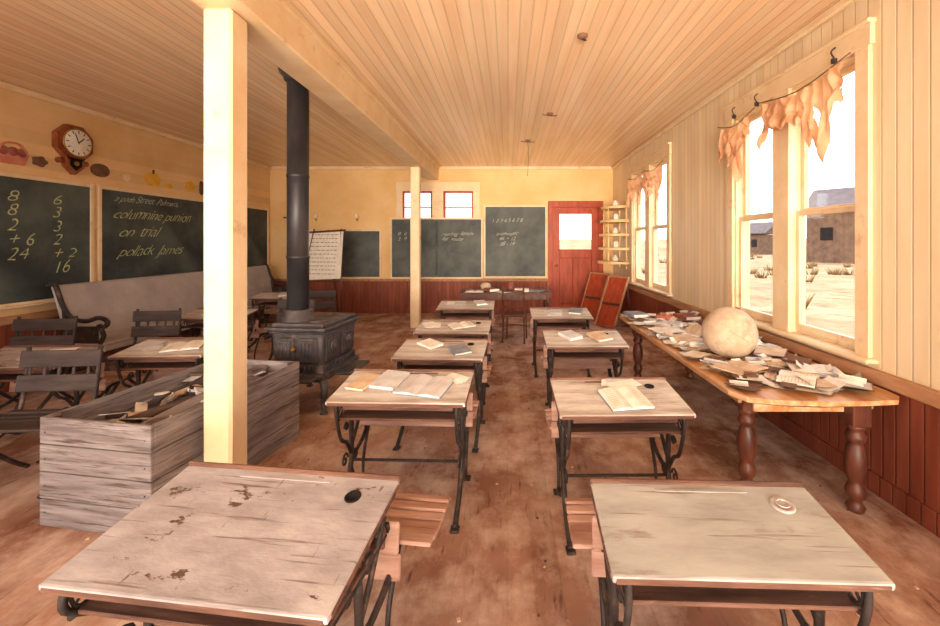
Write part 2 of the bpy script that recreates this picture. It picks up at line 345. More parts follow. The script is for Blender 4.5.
def desk(x,y,w,dep,h,rise,rot,mtop,seatw=None,seatmat=None,inkring=False):
    b=MB(); a=math.atan2(rise,dep); hz=h+rise/2
    T=lambda yy: h+(yy+dep/2)/dep*rise
    b.box((0,0,hz-.013),(w,dep/math.cos(a),.024),mtop,rot=(a,0,0),bev=.008,seg=2)
    b.box((0,dep/2-.006,T(dep/2)-.006),(w+.006,.020,.034),m_edge,bev=.006)
    b.box((0,-dep/2+.006,h-.017),(w-.02,.016,.022),m_edge,rot=(a,0,0),bev=.004)
    for sx in (-1,1): b.box((sx*(w/2-.012),0,hz-.018),(.03,dep-.03,.022),m_edge,rot=(a,0,0),bev=.004)
    b.box((0,dep/2-.045,T(dep/2-.045)-.0012),(w*.42,.014,.004),mtop if mtop!=m_tan else m_edge,rot=(a,0,0),bev=.0015)
    M=Matrix.Translation((w/2-.14,dep/2-.11,T(dep/2-.11)))@Matrix.Rotation(a,4,'X')
    if inkring:
        b.lathe([(.040,-.002),(.040,.004),(.034,.007),(.028,.003),(.0,.003)],m_pew,M,24); b.tube([M@Vector((.02*math.cos(t*.7),.02*math.sin(t*.7),.008)) for t in range(10)],.003,m_pew,5)
    else:
        b.lathe([(.030,-.002),(.030,.003),(.024,.003),(.024,.0012),(0,.0012)],m_dark,M,20)
    b.box((0,.01,h-.125),(w-.10,dep-.09,.014),m_edge,bev=.003)
    b.box((0,dep/2-.035,h-.06),(w-.10,.016,.14+rise),m_edge,bev=.003)
    b.box((0,-dep/2+.06,h-.045),(w-.16,.012,.05),m_edge,bev=.003)
    b.box((0,dep/2+.012,h-.16),(w-.02,.018,.12),seatmat or m_seat,rot=(-.12,0,0),bev=.006)
    b.box((0,dep/2+.028,h-.29),(w-.02,.018,.10),seatmat or m_seat,rot=(-.12,0,0),bev=.006)
    I=m_iron
    for sx in (-1,1):
        X=sx*(w/2-.055)
        def P(*pts): return [(X,p[0],p[1]) for p in pts]
        b.tube(P((-dep/2-.02,.014),(-dep/2+.05,.05),(-.06,.12),(0,.2),(.03,.3),(.02,h-.14)),.016,I,8)
        b.tube(P((dep/2+.06,.014),(dep/2-.02,.05),(.07,.12),(.02,.2)),.016,I,8)
        b.box((X,-dep/2-.02,.008),(.05,.06,.016),I,bev=.005); b.box((X,dep/2+.06,.008),(.05,.06,.016),I,bev=.005)
        b.tube(P((.02,.30),(-.05,.40),(-.13,.46),(-dep/2+.03,h-.10),(-dep/2+.03,h-.03)),.012,I,6)
        b.tube(P((.02,.34),(.10,.42),(.16,.50),(dep/2-.03,h-.05)),.012,I,6)
        b.tube(P((-dep/2+.03,h-.035),(0,h-.01),(dep/2-.02,h+rise-.04)),.011,I,6)
        b.tube(P((-dep/2+.04,h-.13),(0,h-.14),(dep/2-.02,h-.13)),.010,I,6)
        for k in range(4):
            yc=-dep/2+.08+k*(dep-.14)/3; zc=h-.075+rise*(k/3)*.4
            b.tube([(X,yc+.036*math.cos(t*math.pi/5),zc+.042*math.sin(t*math.pi/5)) for t in range(11)],.006,I,5,cr=False)
            b.tube(P((yc-.04,zc-.045),(yc,zc),(yc+.04,zc+.045)),.005,I,5)
        for (yc,zc,rr,s2) in [(-.07,.30,.045,1),(.085,.26,.045,-1),(.10,.50,.035,1),(-.05,.50,.03,-1)]:
            b.tube([(X,yc+s2*rr*(1-t/16)*math.cos(t*.62),zc+rr*(1-t/16)*math.sin(t*.62)) for t in range(14)],.007,I,5,cr=False)
        b.tube(P((.03,.27),(dep/2-.02,.30),(dep/2+.10,.365),(dep/2+.2,.385),(dep/2+.36,.385)),.014,I,6)
        b.tube(P((dep/2+.0,.07),(dep/2+.02,.2),(dep/2+.12,.365)),.011,I,6)
        b.tube(P((dep/2+.05,.34),(dep/2+.03,.45),(dep/2+.0,h-.10)),.010,I,6)
    b.tube([(-w/2+.075,.02,.26),(w/2-.075,.02,.26)],.010,I,6)
    sw=seatw or w
    for k in range(6):
        yy=dep/2+.075+k*.055; zz=.415+.010*((k-2.2)**2)*.35-(.012 if k==5 else 0)
        b.box((0,yy,zz),(sw,.051,.018),seatmat or m_seat,rot=(-.0 if k<5 else -.25,0,0),bev=.005)
    o=b.obj('school_desk',(x,y,0),(0,0,rot))
    base=Matrix.Translation((x,y,0))@Matrix.Rotation(rot,4,'Z')
    def put(px,py,ry=0,dz=.0015):
        return base@Matrix.Translation((px,py,T(py)+dz))@Matrix.Rotation(a,4,'X')@Matrix.Rotation(ry,4,'Z')
    return put

R=math.radians
L1=desk(-.905,1.435,.91,.52,.64,.085,R(-7),m_grey,seatw=1.12)
R1=desk(.71,1.40,.80,.40,.68,.05,R(-2),m_sage,seatw=.92,inkring=True)
R2=desk(.645,2.47,.74,.44,.72,.05,R(1),m_tan)
R3=desk(.715,3.95,.74,.44,.72,.05,0,m_tan)
R4=desk(.67,5.35,.76,.44,.72,.05,0,m_tan)
C2=desk(-.65,2.64,.82,.44,.72,.05,R(-2),m_tan)
C3=desk(-.56,3.55,.74,.44,.72,.05,R(-3),m_tan)
C4=desk(-.58,4.50,.78,.44,.72,.05,R(-2),m_tan)
C5=desk(-.60,6.05,.80,.44,.72,.05,0,m_tan)
LL1=desk(-2.93,3.66,.74,.42,.71,.05,R(3),m_tan)
LL0=desk(-3.85,3.35,.80,.42,.71,.05,R(3),m_grey)
LL3=desk(-3.72,5.35,.80,.42,.71,.05,0,m_tan)
LL4=desk(-3.95,7.2,.80,.42,.71,.05,0,m_tan)

open_book('open_book',R2(.03,-.06,.12),.24,.24,m_paper,m_blue)
sheets('paper_sheets',R2(.05,.13,.2),3,.2,.12,.03,seed=4)
closed_book('book',R3(-.12,.02,.5),.15,.2,.03,cov=m_paper2); closed_book('book',R3(.15,0,.4),cov=m_paper3)
sheets('paper_sheets',R4(-.08,0),4,.2,.2,.06,seed=8); closed_book('book',R4(.2,.02,-.3),cov=m_blue)
open_book('open_book',C2(.13,-.02,-.2),.30,.26,m_paper2,m_blue); closed_book('book',C2(-.11,.05,-.2),.17,.24,.02,m_paper2); closed_book('book',C2(-.27,.02,-.25),.13,.22,.016,m_paper3)
sheets('paper_sheets',C2(.31,.10,.9),3,.07,.16,.01,m_paper,seed=3)
closed_book('book',C3(.16,-.05,.5),.15,.2,.02,m_blue); closed_book('book',C3(-.12,.08,.9),.14,.2,.02,m_paper)
open_book('open_book',C4(.08,0,.5),.26,.18,m_paper); sheets('paper_sheets',C4(-.24,0,.1),4,.15,.2,.03,seed=12)
sheets('paper_sheets',C5(-.15,0),5,.18,.2,.06,seed=13); closed_book('book',C5(.2,.05,.3),cov=m_paper2)
open_book('open_book',LL1(.1,-.02,.3),.28,.2,m_paper); sheets('paper_sheets',LL1(-.2,0,.2),4,.16,.2,.03,m_paper2,seed=15)
sheets('paper_sheets',LL0(.2,0),4,.2,.22,.08,seed=16); sheets('paper_sheets',LL3(0,0),5,.2,.2,.1,seed=17)
closed_book('book',LL4(.1,0,.3),cov=m_paper2)

# ---------- starter benches ----------
def bench(x,y,w,rot,mt=m_darkwood):
    b=MB()
    for k in range(6): b.box((0,-.17+k*.06,.43+.004*(k-2.5)**2*.5),(w,.055,.018),mt,bev=.005)
    b.box((0,.20,.80),(w,.018,.12),mt,rot=(-.15,0,0),bev=.006); b.box((0,.175,.63),(w,.018,.12),mt,rot=(-.15,0,0),bev=.006)
    for q in range(5): b.box((-w*.36+q*w*.18,.19,.715),(.02,.012,.06),mt,rot=(-.15,0,0),bev=.003)
    for sx in (-1,1):
        X=sx*(w/2-.03)
        b.tube([(X,-.2,.014),(X,-.12,.08),(X,0,.2),(X,0,.41)],.016,m_iron,8); b.tube([(X,.22,.014),(X,.14,.08),(X,.02,.2)],.016,m_iron,8)
        b.tube([(X,-.19,.41),(X,0,.405),(X,.15,.42),(X,.20,.6),(X,.232,.88)],.014,m_iron,8)
        b.tube([(X,.02,.3),(X,.1,.34),(X,.16,.45)],.01,m_iron,6)
    return b.obj('school_bench',(x,y,0),(0,0,rot))
bench(-4.0,4.6,.50,R(8)); bench(-3.25,2.85,.55,R(4)); bench(-4.75,4.1,.6,R(5)); bench(-2.9,5.55,.5,R(4)); bench(-4.0,2.6,.75,R(4)); bench(-3.05,6.6,.5,R(0))

b=MB()
b.box((0,0,.45),(.40,.38,.03),m_leg,bev=.01,seg=2)
for sx in (-1,1):
    b.tube([(sx*.17,-.16,.012),(sx*.16,-.15,.44)],.014,m_leg,8); b.tube([(sx*.18,.2,.012),(sx*.17,.17,.45),(sx*.17,.22,.92)],.015,m_leg,8)
    b.tube([(sx*.165,-.15,.2),(sx*.175,.18,.2)],.009,m_leg,6)
for z in (.60,.72,.86): b.tube([(-.17,.19+(z-.45)*.08,z),(0,.215+(z-.45)*.08,z),(.17,.19+(z-.45)*.08,z)],.016,m_leg,6)
b.tube([(-.165,-.15,.24),(.165,-.15,.24)],.009,m_leg,6)
b.obj('wooden_chair',(.12,6.95,0),(0,0,R(170)))

# ---------- pew ----------
b=MB(); y0,y1=4.9,9.2
prof=[(-5.36,1.12),(-5.33,1.14),(-5.30,1.12),(-5.26,.95),(-5.20,.7),(-5.18,.46),(-5.21,.46),(-5.24,.7),(-5.31,.95)]
vs=[(p[0],y0,p[1]) for p in prof]+[(p[0],y1,p[1]) for p in prof]; n=len(prof)
b.add(vs,[list(range(n)),list(range(n,2*n))]+[[i,(i+1)%n,n+(i+1)%n,n+i] for i in range(n)],m_pew)
b.b2((-5.22,y0,.43),(-4.72,y1,.465),m_pew,.01); b.b2((-4.76,y0,.36),(-4.73,y1,.43),m_pew,.006)
for yy in (y0,y1):
    b.tube([(-5.40,yy,1.13),(-5.36,yy,1.16),(-5.30,yy,1.12),(-5.22,yy,.9),(-5.12,yy,.76),(-4.95,yy,.72),(-4.80,yy,.76),(-4.70,yy,.72),(-4.72,yy,.66),(-4.79,yy,.66)],.026,m_iron,8)
    b.tube([(-4.80,yy,.68),(-4.74,yy,.55),(-4.78,yy,.43),(-4.72,yy,.2),(-4.66,yy,.02)],.024,m_iron,8)
    b.tube([(-5.20,yy,.85),(-5.20,yy,.45),(-5.28,yy,.2),(-5.36,yy,.02)],.024,m_iron,8)
    b.tube([(-5.30,yy,.12),(-5.0,yy,.24),(-4.72,yy,.12)],.016,m_iron,6)
    b.box((-4.98,yy,.56),(.36,.02,.2),m_iron,bev=.008)
b.obj('long_bench')

# ---------- crate ----------
b=MB(); W,Ln,Hh=.76,1.27,.635; t=.022
for k in range(4):
    z0=k*Hh/4; z1=(k+1)*Hh/4-.006; zc=(z0+z1)/2; hh=z1-z0
    for sy in (-1,1): b.box((0,sy*(Ln/2-t/2),zc),(W,t,hh),m_crate,bev=.004,rot=(0,0,random.uniform(-.004,.004)))
    for sx in (-1,1): b.box((sx*(W/2-t/2),0,zc),(t,Ln-2*t,hh),m_crate,bev=.004)
b.box((0,0,.02),(W-2*t,Ln-2*t,.03),m_crate2)
for sx in (-1,1):
    for sy in (-1,1):
        b.box((sx*(W/2-.045),sy*(Ln/2-.045),Hh/2),(.045,.045,Hh-.01),m_crate2,bev=.004)
for sy in (-1,1):
    for sx in (-1,1):
        for k in range(4): b.lathe([(.006,0),(.004,.002)],m_iron,Matrix.Translation((sx*(W/2-.04),sy*Ln/2,.08+k*.155))@Matrix.Rotation(R(90*sy*-1),4,'X'),8)
b.box((0,.30,.40),(W-.06,.02,.40),m_crate2,bev=.003)
b.box((.12,.02,.56),(.10,1.15,.025),m_crate,rot=(.04,.15,.10),bev=.003)
b.box((.22,.1,.50),(.14,.9,.02),m_crate2,rot=(-.08,-.3,-.05),bev=.003)
b.box((-.04,0,.52),(.07,1.1,.02),m_crate2,rot=(.02,.2,-.16),bev=.003)
b.box((0,0,.26),(W-.1,Ln-.1,.04),m_crate2)
crate=b.obj('wooden_crate',(-2.255,3.0,0),(0,0,R(-9)))
b=MB(); r=random.Random(5)
for i in range(130):
    xx=r.uniform(-.30,.30)
    b.box((xx,r.uniform(-.54,.54),.36+i*.0018),(r.uniform(.03,.12),r.uniform(.04,.15),r.choice([.003,.012,.02])),r.choice([m_paper,m_paper2,m_paper2,m_crate2,m_darkwood,m_darkwood,m_paper3,m_paper,m_paper]),rot=(r.uniform(-.45,.45),r.uniform(-.45,.45),r.uniform(-1.5,1.5)))
b.obj('scrap_pile',(-2.255,3.0,-.01),(0,0,R(-9)))

# ---------- stove ----------
e=MB(); S=m_stove
e.box((0,0,.35),(.60,.74,.05),S,bev=.015,seg=2); e.box((0,0,.31),(.54,.68,.05),S,bev=.015)
def taper(z0,z1,s0,s1,m=S,bev=.04):
    bm=bmesh.new(); bmesh.ops.create_cube(bm,size=1)
    for v in bm.verts:
        s=s1 if v.co.z>0 else s0; v.co=Vector((v.co.x*s[0],v.co.y*s[1],(z1 if v.co.z>0 else z0)))
    bmesh.ops.bevel(bm,geom=bm.edges[:],offset=bev,segments=3,profile=.6,affect='EDGES'); bm.verts.index_update()
    e.add([v.co for v in bm.verts],[[v.index for v in f.verts] for f in bm.faces],m,True); bm.free()
taper(.36,.78,(.50,.64),(.54,.68)); taper(.36,.46,(.56,.70),(.50,.64),bev=.02)
e.box((0,0,.80),(.62,.76,.035),S,bev=.014,seg=2); e.box((0,0,.835),(.54,.68,.04),S,bev=.016,seg=2)
e.box((0,0,.765),(.57,.71,.03),S,bev=.012)
for sx in (-1,1):
    e.box((sx*.115,-.335,.60),(.20,.03,.24),S,bev=.01); e.box((sx*.115,-.352,.60),(.15,.02,.18),S,bev=.01)
    for q in range(4): e.tube([(sx*.115-.055+q*.037,-.366,.53),(sx*.115-.055+q*.037,-.366,.67)],.007,S,6)
e.tube([(0,-.36,.62),(0,-.40,.62)],.012,m_brass,8); e.lathe([(.0,0),(.022,.008),(.024,.02),(.0,.034)],m_brass,Matrix.Translation((0,-.39,.62))@Matrix.Rotation(R(90),4,'X'),12)
e.box((0,-.335,.42),(.42,.03,.07),S,bev=.008)
for q in range(9): e.tube([(-.18+q*.045,-.352,.40),(-.18+q*.045,-.352,.445)],.007,S,5)
for sx in (-1,1):
    for sy in (-1,1):
        e.box((sx*.262,sy*.155,.60),(.03,.26,.25),S,bev=.012); e.box((sx*.278,sy*.155,.60),(.016,.20,.19),S,bev=.008)
        e.lathe([(.07,0),(.07,.01),(.055,.016),(.02,.018),(0,.03)],S,Matrix.Translation((sx*.28,sy*.155,.60))@Matrix.Rotation(R(90*sx),4,'Y'),20)
    for q in range(13): e.tube([(sx*.272,-.30+q*.05,.39),(sx*.272,-.30+q*.05,.45)],.009,S,5)
e.box((.36,.05,.33),(.22,.46,.03),S,bev=.012); e.box((0,-.42,.34),(.46,.16,.03),S,bev=.012)
for sx in (-1,1):
    for sy in (-1,1):
        e.tube([(sx*.22,sy*.28,.33),(sx*.28,sy*.34,.28),(sx*.29,sy*.35,.18),(sx*.26,sy*.32,.08),(sx*.29,sy*.36,.012)],[.045,.018],S,10)
        e.lathe([(.035,0),(.038,.012),(.02,.024)],S,Matrix.Translation((sx*.29,sy*.36,0)),12)
for (lx,ly) in [(.12,-.15),(.12,.16)]: e.lathe([(.10,.85),(.10,.862),(.09,.866),(.02,.866),(.02,.874),(0,.876)],S,Matrix.Translation((lx,ly,0)),24)
px,py=-.10,-.16
e.lathe([(.15,.85),(.15,.87),(.125,.90),(.118,.96),(.112,.97)],S,Matrix.Translation((px,py,0)),28)
e.lathe([(.103,.9),(.103,1.48),(.109,1.485),(.109,1.51),(.103,1.515),(.103,2.30),(.109,2.305),(.109,2.33),(.103,2.335),(.103,3.4)],m_pipe,Matrix.Translation((px,py,0)),32)
e.lathe([(.108,3.27),(.13,3.28),(.135,3.31),(.175,3.36),(.18,3.399)],m_pipe,Matrix.Translation((px,py,0)),32)
e.tube([(px-.1,py,1.9),(px-.16,py,1.9)],.008,m_iron,6)
e.obj('wood_stove',(-2.02,4.40,0),(0,0,R(-6)))

# ---------- right table ----------
b=MB(); zt=.72
poly=[(1.38,2.62),(1.43,2.50),(1.60,2.45),(1.85,2.43),(2.10,2.44),(2.30,2.46),(2.36,2.52),(2.37,2.6),(2.37,5.25),(2.33,5.3),(1.46,5.3),(1.40,5.24)]
b.prism(poly,.028,m_table,Matrix.Translation((0,0,zt-.028)))
poly2=[(p[0]+(.02 if p[0]<1.8 else -.02),p[1]+(.02 if p[1]<4 else -.02)) for p in poly]
b.prism(poly2,.014,m_leg,Matrix.Translation((0,0,zt-.041)))
for a,c in [((1.52,2.58,.60),(2.24,2.60,.68)),((1.50,5.12,.60),(2.30,5.145,.68)),((1.50,2.72,.60),(1.525,5.14,.68)),((2.27,2.62,.60),(2.295,5.14,.68))]: b.b2(a,c,m_table,.004)
lp=[(.028,0),(.034,.01),(.042,.035),(.030,.055),(.026,.075),(.042,.10),(.048,.13),(.038,.165),(.030,.18),(.036,.20),(.048,.25),(.052,.31),(.047,.37),(.036,.41),(.030,.425),(.044,.445),(.048,.465),(.040,.485),(.034,.50),(.046,.52),(.046,.54)]
lp=[(r_*1.18,z_) for r_,z_ in lp]
for (x,y) in [(1.60,2.80),(2.13,2.56),(1.57,5.05),(2.20,5.05)]:
    b.lathe(lp,m_leg,Matrix.Translation((x,y,0)),24); b.box((x,y,.61),(.11,.11,.15),m_leg,bev=.006)
b.obj('wooden_table')
bm=bmesh.new(); bmesh.ops.create_uvsphere(bm,u_segments=48,v_segments=32,radius=.205)
for v in bm.verts:
    nn=noise.noise(v.co*7); v.co*=1+.02*nn
    if v.co.z<-.19: v.co.z=-.19
b=MB(); bm.verts.index_update(); b.add([v.co for v in bm.verts],[[v.index for v in f.verts] for f in bm.faces],m_globe,True); bm.free()
b.lathe([(.205,-.006),(.2095,0),(.205,.006)],m_globe,Matrix.Rotation(.5,4,'Y'),48)
b.lathe([(.02,.20),(.018,.212),(.0,.214)],m_brn,Matrix.Rotation(.35,4,'Y'),12)
b.obj('plaster_globe',(1.79,3.38,zt+.008+.19))
r=random.Random(11); b=MB()
for i in range(300):
    x=r.uniform(1.46,2.25); y=2.58+2.62*r.random()
    if (x-1.79)**2+(y-3.38)**2<.03: continue
    w=r.uniform(.06,.22); d=r.uniform(.07,.20); z=zt+.003+ (i%11)*.003
    mm=r.choice([m_paper,m_paper,m_paper2,m_paper3,m_paper,m_paper2,m_paper3,m_brn])
    n=6; cur=r.uniform(.02,.05) if i%5==0 else r.uniform(0,.010); rz=r.uniform(-3,3); M=Matrix.Translation((x,y,z))@Matrix.Rotation(rz,4,'Z')
    vs=[];fs=[]
    for k in range(n+1):
        tt=k/n-.5; zz=cur*(tt*2)**2
        for yy in (-d/2,d/2): vs.append(M@Vector((tt*w,yy,zz+.004+.004*noise.noise(Vector((i,k*.7,yy*9))))))
    m0=len(vs)
    vs+= [v+Vector((0,0,.0015)) for v in vs]
    for k in range(n): fs.append([2*k,2*k+1,2*k+3,2*k+2]); fs.append([m0+2*k,m0+2*k+2,m0+2*k+3,m0+2*k+1])
    b.add(vs,fs,mm)
b.obj('paper_litter')
TB=zt+.036
def T2(x,y,rz,dz=0): return Matrix.Translation((x,y,TB+dz))@Matrix.Rotation(rz,4,'Z')
open_book('open_book',T2(1.64,2.96,.5),.32,.22,m_paper3,m_brn); open_book('open_book',T2(2.14,2.92,-.4),.30,.2,m_paper,m_blue)
open_book('open_book',T2(1.88,2.72,.9),.28,.2,m_paper,m_brn)
open_book('open_book',T2(2.14,3.4,.9),.28,.2,m_paper3,m_redcov); closed_book('book',T2(1.62,3.75,.3),.2,.26,.035,m_paper3)
closed_book('book',T2(1.95,3.95,-.5),.18,.24,.03,m_redcov); open_book('open_book',T2(1.6,4.2,.2),.3,.22,m_paper,m_brn)
closed_book('book',T2(2.15,4.4,.6),.2,.26,.05,m_brn); open_book('open_book',T2(1.75,4.6,-.4),.3,.22,m_paper2,m_brn)
closed_book('book',T2(1.55,5.05,.2),.2,.26,.04,m_blue); closed_book('book',T2(2.1,4.9,.2),.2,.26,.04,m_redcov)
def crumple(name,x,y,z,sx,sy,hh,m,seed):
    b=MB(); n=26; vs=[];fs=[]
    for i in range(n+1):
        for j in range(n+1):
            u=i/n-.5; v=j/n-.5; rr=math.hypot(u,v)*2
            q=noise.noise(Vector((u*5+seed,v*5,seed)))*.5+.5+.5*noise.noise(Vector((u*13,v*13,seed)))
            vs.append((u*sx*(1+.2*noise.noise(Vector((v*4,seed,0)))),v*sy*(1+.2*noise.noise(Vector((u*4,0,seed)))),max(.002,hh*q*(1-min(1,rr)**3))))
    for i in range(n):
        for j in range(n): k=i*(n+1)+j; fs.append([k,k+1,k+n+2,k+n+1])
    b.add(vs,fs,m,False); o=b.obj(name,(x,y,z)); return o
crumple('crumpled_cloth',1.95,4.15,zt+.03,.45,.35,.10,m_paper3,3); crumple('crumpled_paper',1.85,4.85,zt+.03,.3,.3,.08,m_pink,9); crumple('crumpled_paper',2.12,3.72,zt+.03,.3,.3,.09,m_paper,5)

# ---------- teacher table at back ----------
b=MB()
b.box((0,0,.74),(1.65,.7,.03),m_edge,bev=.006); 
for s1 in (-1,1):
    b.box((0,s1*.31,.68),(1.55,.02,.09),m_leg,bev=.003); b.box((s1*.77,0,.68),(.02,.6,.09),m_leg,bev=.003)
    for s2 in (-1,1):
        b.lathe([(.022,0),(.03,.02),(.02,.05),(.028,.3),(.036,.5),(.026,.54),(.036,.58)],m_leg,Matrix.Translation((s1*.75,s2*.30,0)),14); b.box((s1*.75,s2*.30,.655),(.07,.07,.15),m_leg,bev=.004)
b.obj('teacher_table',(-.04,7.65,0))
for i,(x,y,k) in enumerate([(-.6,7.5,m_paper),(-.3,7.6,m_redcov),(-.05,7.45,m_paper2),(.25,7.55,m_paper),(.5,7.6,m_blue)]):
    if i%2: closed_book('book',Matrix.Translation((x,y,.757))@Matrix.Rotation(.5*i,4,'Z'),.2,.26,.05,k)
    else: open_book('open_book',Matrix.Translation((x,y,.757))@Matrix.Rotation(.3*i,4,'Z'),.32,.24,k)
b=MB(); b.lathe([(.05,0),(.09,.02),(.1,.08),(.07,.12),(.04,.13)],m_globe,n=20); b.obj('clay_bowl',(-.42,7.85,.757))
b=MB(); b.lathe([(.05,0),(.06,.02),(.06,.1),(.045,.12),(.045,.14)],m_redcov,n=20); b.obj('red_jar',(.05,7.85,.757))

# ---------- chalkboards ----------
def board_left(y0,y1,z0,z1,ms=m_slate):
    e=empty('chalkboard',(XL,(y0+y1)/2,(z0+z1)/2)); oy=-(y0+y1)/2; oz=-(z0+z1)/2
    b=MB(); b.b2((.003,y0+oy,z0+oz),(.025,y1+oy,z1+oz),ms); b.obj('slate',parent=e)
    b=MB(); f=.05
    for a,c in [((y0-f,z0-f),(y0,z1+f)),((y1,z0-f),(y1+f,z1+f)),((y0,z1),(y1,z1+f)),((y0,z0-f),(y1,z0))]:
        b.b2((0,a[0]+oy,a[1]+oz),(.035,c[0]+oy,c[1]+oz),m_trim,.005)
    b.b2((.03,y0+oy,z0-f+oz),(.10,y1+oy,z0-f+.02+oz),m_trim,.004)
    b.obj('frame',parent=e); return e
RL=(R(90),0,R(90)); RB=(R(90),0,0)
e=board_left(2.9,5.50,.97,2.37)
nums=["8\n6\n+ 7\n21","6\n8\n+ 4\n18","0\n8\n+ 5\n13","8\n8\n2\n+ 6\n24","6\n3\n3\n2\n+ 2\n16"]
for i,s in enumerate(nums): text(s,.20,(.027,-1.0+i*.46,.44),RL,m_chalk,e,line=.82,off=.003)
e=board_left(5.66,8.30,.97,2.37)
text("columnine punion",.22,(.027,-1.18,.32),RL,m_chalk,e,shear=.7,sp=.9,off=.003); text("on  trial",.24,(.027,-1.1,.06),RL,m_chalk,e,shear=.7,sp=.9,off=.003); text("pollack  James",.23,(.027,-1.1,-.22),RL,m_chalk,e,shear=.7,sp=.9,off=.003)
text("a path Street  Palmera,",.14,(.027,-1.15,.56),RL,m_chalkw,e,shear=.7,sp=.9,off=.002)
e=board_left(8.45,9.55,.97,2.37)
def board_back(x0,x1,z0,z1,y=YB,ms=m_slate2,th=.03):
    e=empty('chalkboard',((x0+x1)/2,y,(z0+z1)/2)); w=(x1-x0)/2; h=(z1-z0)/2
    b=MB(); b.b2((-w,-th+.008,-h),(w,-.003,h),ms); b.obj('slate',parent=e)
    b=MB(); f=.04
    for a,c in [((-w-f,-h-f),(-w,h+f)),((w,-h-f),(w+f,h+f)),((-w,h),(w,h+f)),((-w,-h-f),(w,-h))]:
        b.b2((a[0],-th-.004,a[1]),(c[0],0,c[1]),m_trim,.005)
    b.b2((-w,-th-.06,-h-f),(w,-th,-h-f+.02),m_trim,.004)
    b.obj('frame',parent=e); return e
e=board_back(-5.0,-2.98,.84,1.9)
e=board_back(-2.68,-.62,.84,2.17,y=YB-.04)
b=MB(); b.b2((-.02,-.06,-.62),(.02,-.028,.62),m_slate); b.obj('centre_strip',parent=e)
text("8  6  2   7\n3  9  4   1",.13,(-.9,-.026,.3),RB,m_chalkw,e,off=.001); text("reading  lesson\nfor  today",.12,(.12,-.026,.3),RB,m_chalkw,e,off=.001,shear=.6)
e=board_back(-.52,.86,.86,2.46,y=YB-.04)
text("1 2 3 4 5 6 7 8",.12,(-.55,-.026,.45),RB,m_chalkw,e,off=.001); text("arithmetic\n  46 + 12\n  38 - 19",.12,(-.45,-.026,.15),RB,m_chalkw,e,off=.001,shear=.6)

# ---------- easel chart ----------
b=MB(); tl=R(-12)
b.box((0,0,1.38),(.78,.008,1.0),m_paper,rot=(tl,R(-3),0)); b.box((0,.10,1.87),(.82,.03,.04),m_leg,rot=(tl,R(-3),0),bev=.004)
b.box((0,-.10,.86),(.82,.06,.03),m_leg,bev=.004)
for sx in (-1,1): b.tube([(sx*.52,-.26,.01),(sx*.30,.12,1.92)],.017,m_leg,8)
b.tube([(0,.55,.01),(0,.14,1.90)],.017,m_leg,8)
o=b.obj('easel_chart',(-3.78,8.6,0),(0,0,R(-8)))
b=MB(); rr=random.Random(4)
for k in range(11):
    z=1.80-k*.08; xx=-.33
    while xx<.28:
        l=rr.uniform(.03,.09)
        b.box((xx+l/2,-.006+ (z-1.38)*math.tan(R(12)),z),(l,.002,.013),m_ink,rot=(tl,0,0)); xx+=l+.025
b.obj('lettering',parent=o)

# ---------- clock ----------
def octo(r): return [(r*math.cos(R(22.5+45*k)),r*math.sin(R(22.5+45*k))) for k in range(8)]
b=MB(); M=Matrix.Rotation(R(90),4,'Y')
MW=Matrix(((0,0,1,0),(1,0,0,0),(0,1,0,0),(0,0,0,1)))
b.prism(octo(.235),.07,m_clock,MW); b.prism(octo(.205),.085,m_clock,MW)
b.lathe([(.168,.08),(.180,.095),(.168,.100)],m_brass,M,40); b.lathe([(.162,.08),(.162,.104),(.16,.105)],m_paper,M,40)
for k in range(12):
    a=R(30*k); b.box((.106,.135*math.sin(a),.135*math.cos(a)),(.003,.01,.035),m_inkd,rot=(-a,0,0))
b.box((.107,.03,.03),(.003,.012,.10),m_inkd,rot=(R(-45),0,0)); b.box((.107,-.02,.05),(.003,.010,.13),m_inkd,rot=(R(20),0,0))
b.prism([(-.11,-.16),(.11,-.16),(.11,-.30),(.0,-.40),(-.11,-.30)],.07,m_clock,MW)
b.prism([(-.07,-.20),(.07,-.20),(.07,-.29),(.0,-.35),(-.07,-.29)],.078,m_dark,MW)
b.lathe([(.03,.08),(.03,.084),(.025,.086)],m_brass,Matrix.Translation((0,0,-.26))@M,16)
for s1 in (-1,1): b.lathe([(.035,0),(.035,.05),(.02,.06)],m_clock,Matrix.Translation((0,s1*.15,-.24))@M,16)
b.obj('wall_clock',(XL,5.28,2.90))

def blob(name,y,z,ry,rz,m,lobes=0,amp=.12,stem=None):
    b=MB(); pts=[]
    for k in range(40):
        a=2*math.pi*k/40; q=1+amp*math.cos(lobes*a); pts.append((ry*q*math.cos(a),rz*q*math.sin(a)))
    b.prism(pts,.008,m,MW)
    if stem: b.prism([(-.015,rz*.8),(.02,rz*.8),(.03,rz*1.4),(.0,rz*1.4)],.009,stem,MW)
    b.obj(name,(XL+.001,y,z))
b=MB(); b.prism([(-.16,-.02),(.16,-.02),(.11,-.14),(-.11,-.14)],.012,m_pink,MW); b.tube([(.006,-.14,-.02),(.006,-.08,.08),(.006,.06,.09),(.006,.14,-.02)],.012,m_pink,6)
for q in (-.09,0,.09): b.lathe([(.05,.004),(.05,.012),(.04,.014)],m_redcov,Matrix.Translation((0,q,0))@Matrix.Rotation(R(90),4,'Y'),14)
b.obj('paper_fruit_basket',(XL+.001,4.66,2.66))
blob('paper_leaf',4.93,2.60,.08,.06,m_brn,5); blob('paper_turkey',5.66,2.62,.12,.10,m_brn,2)
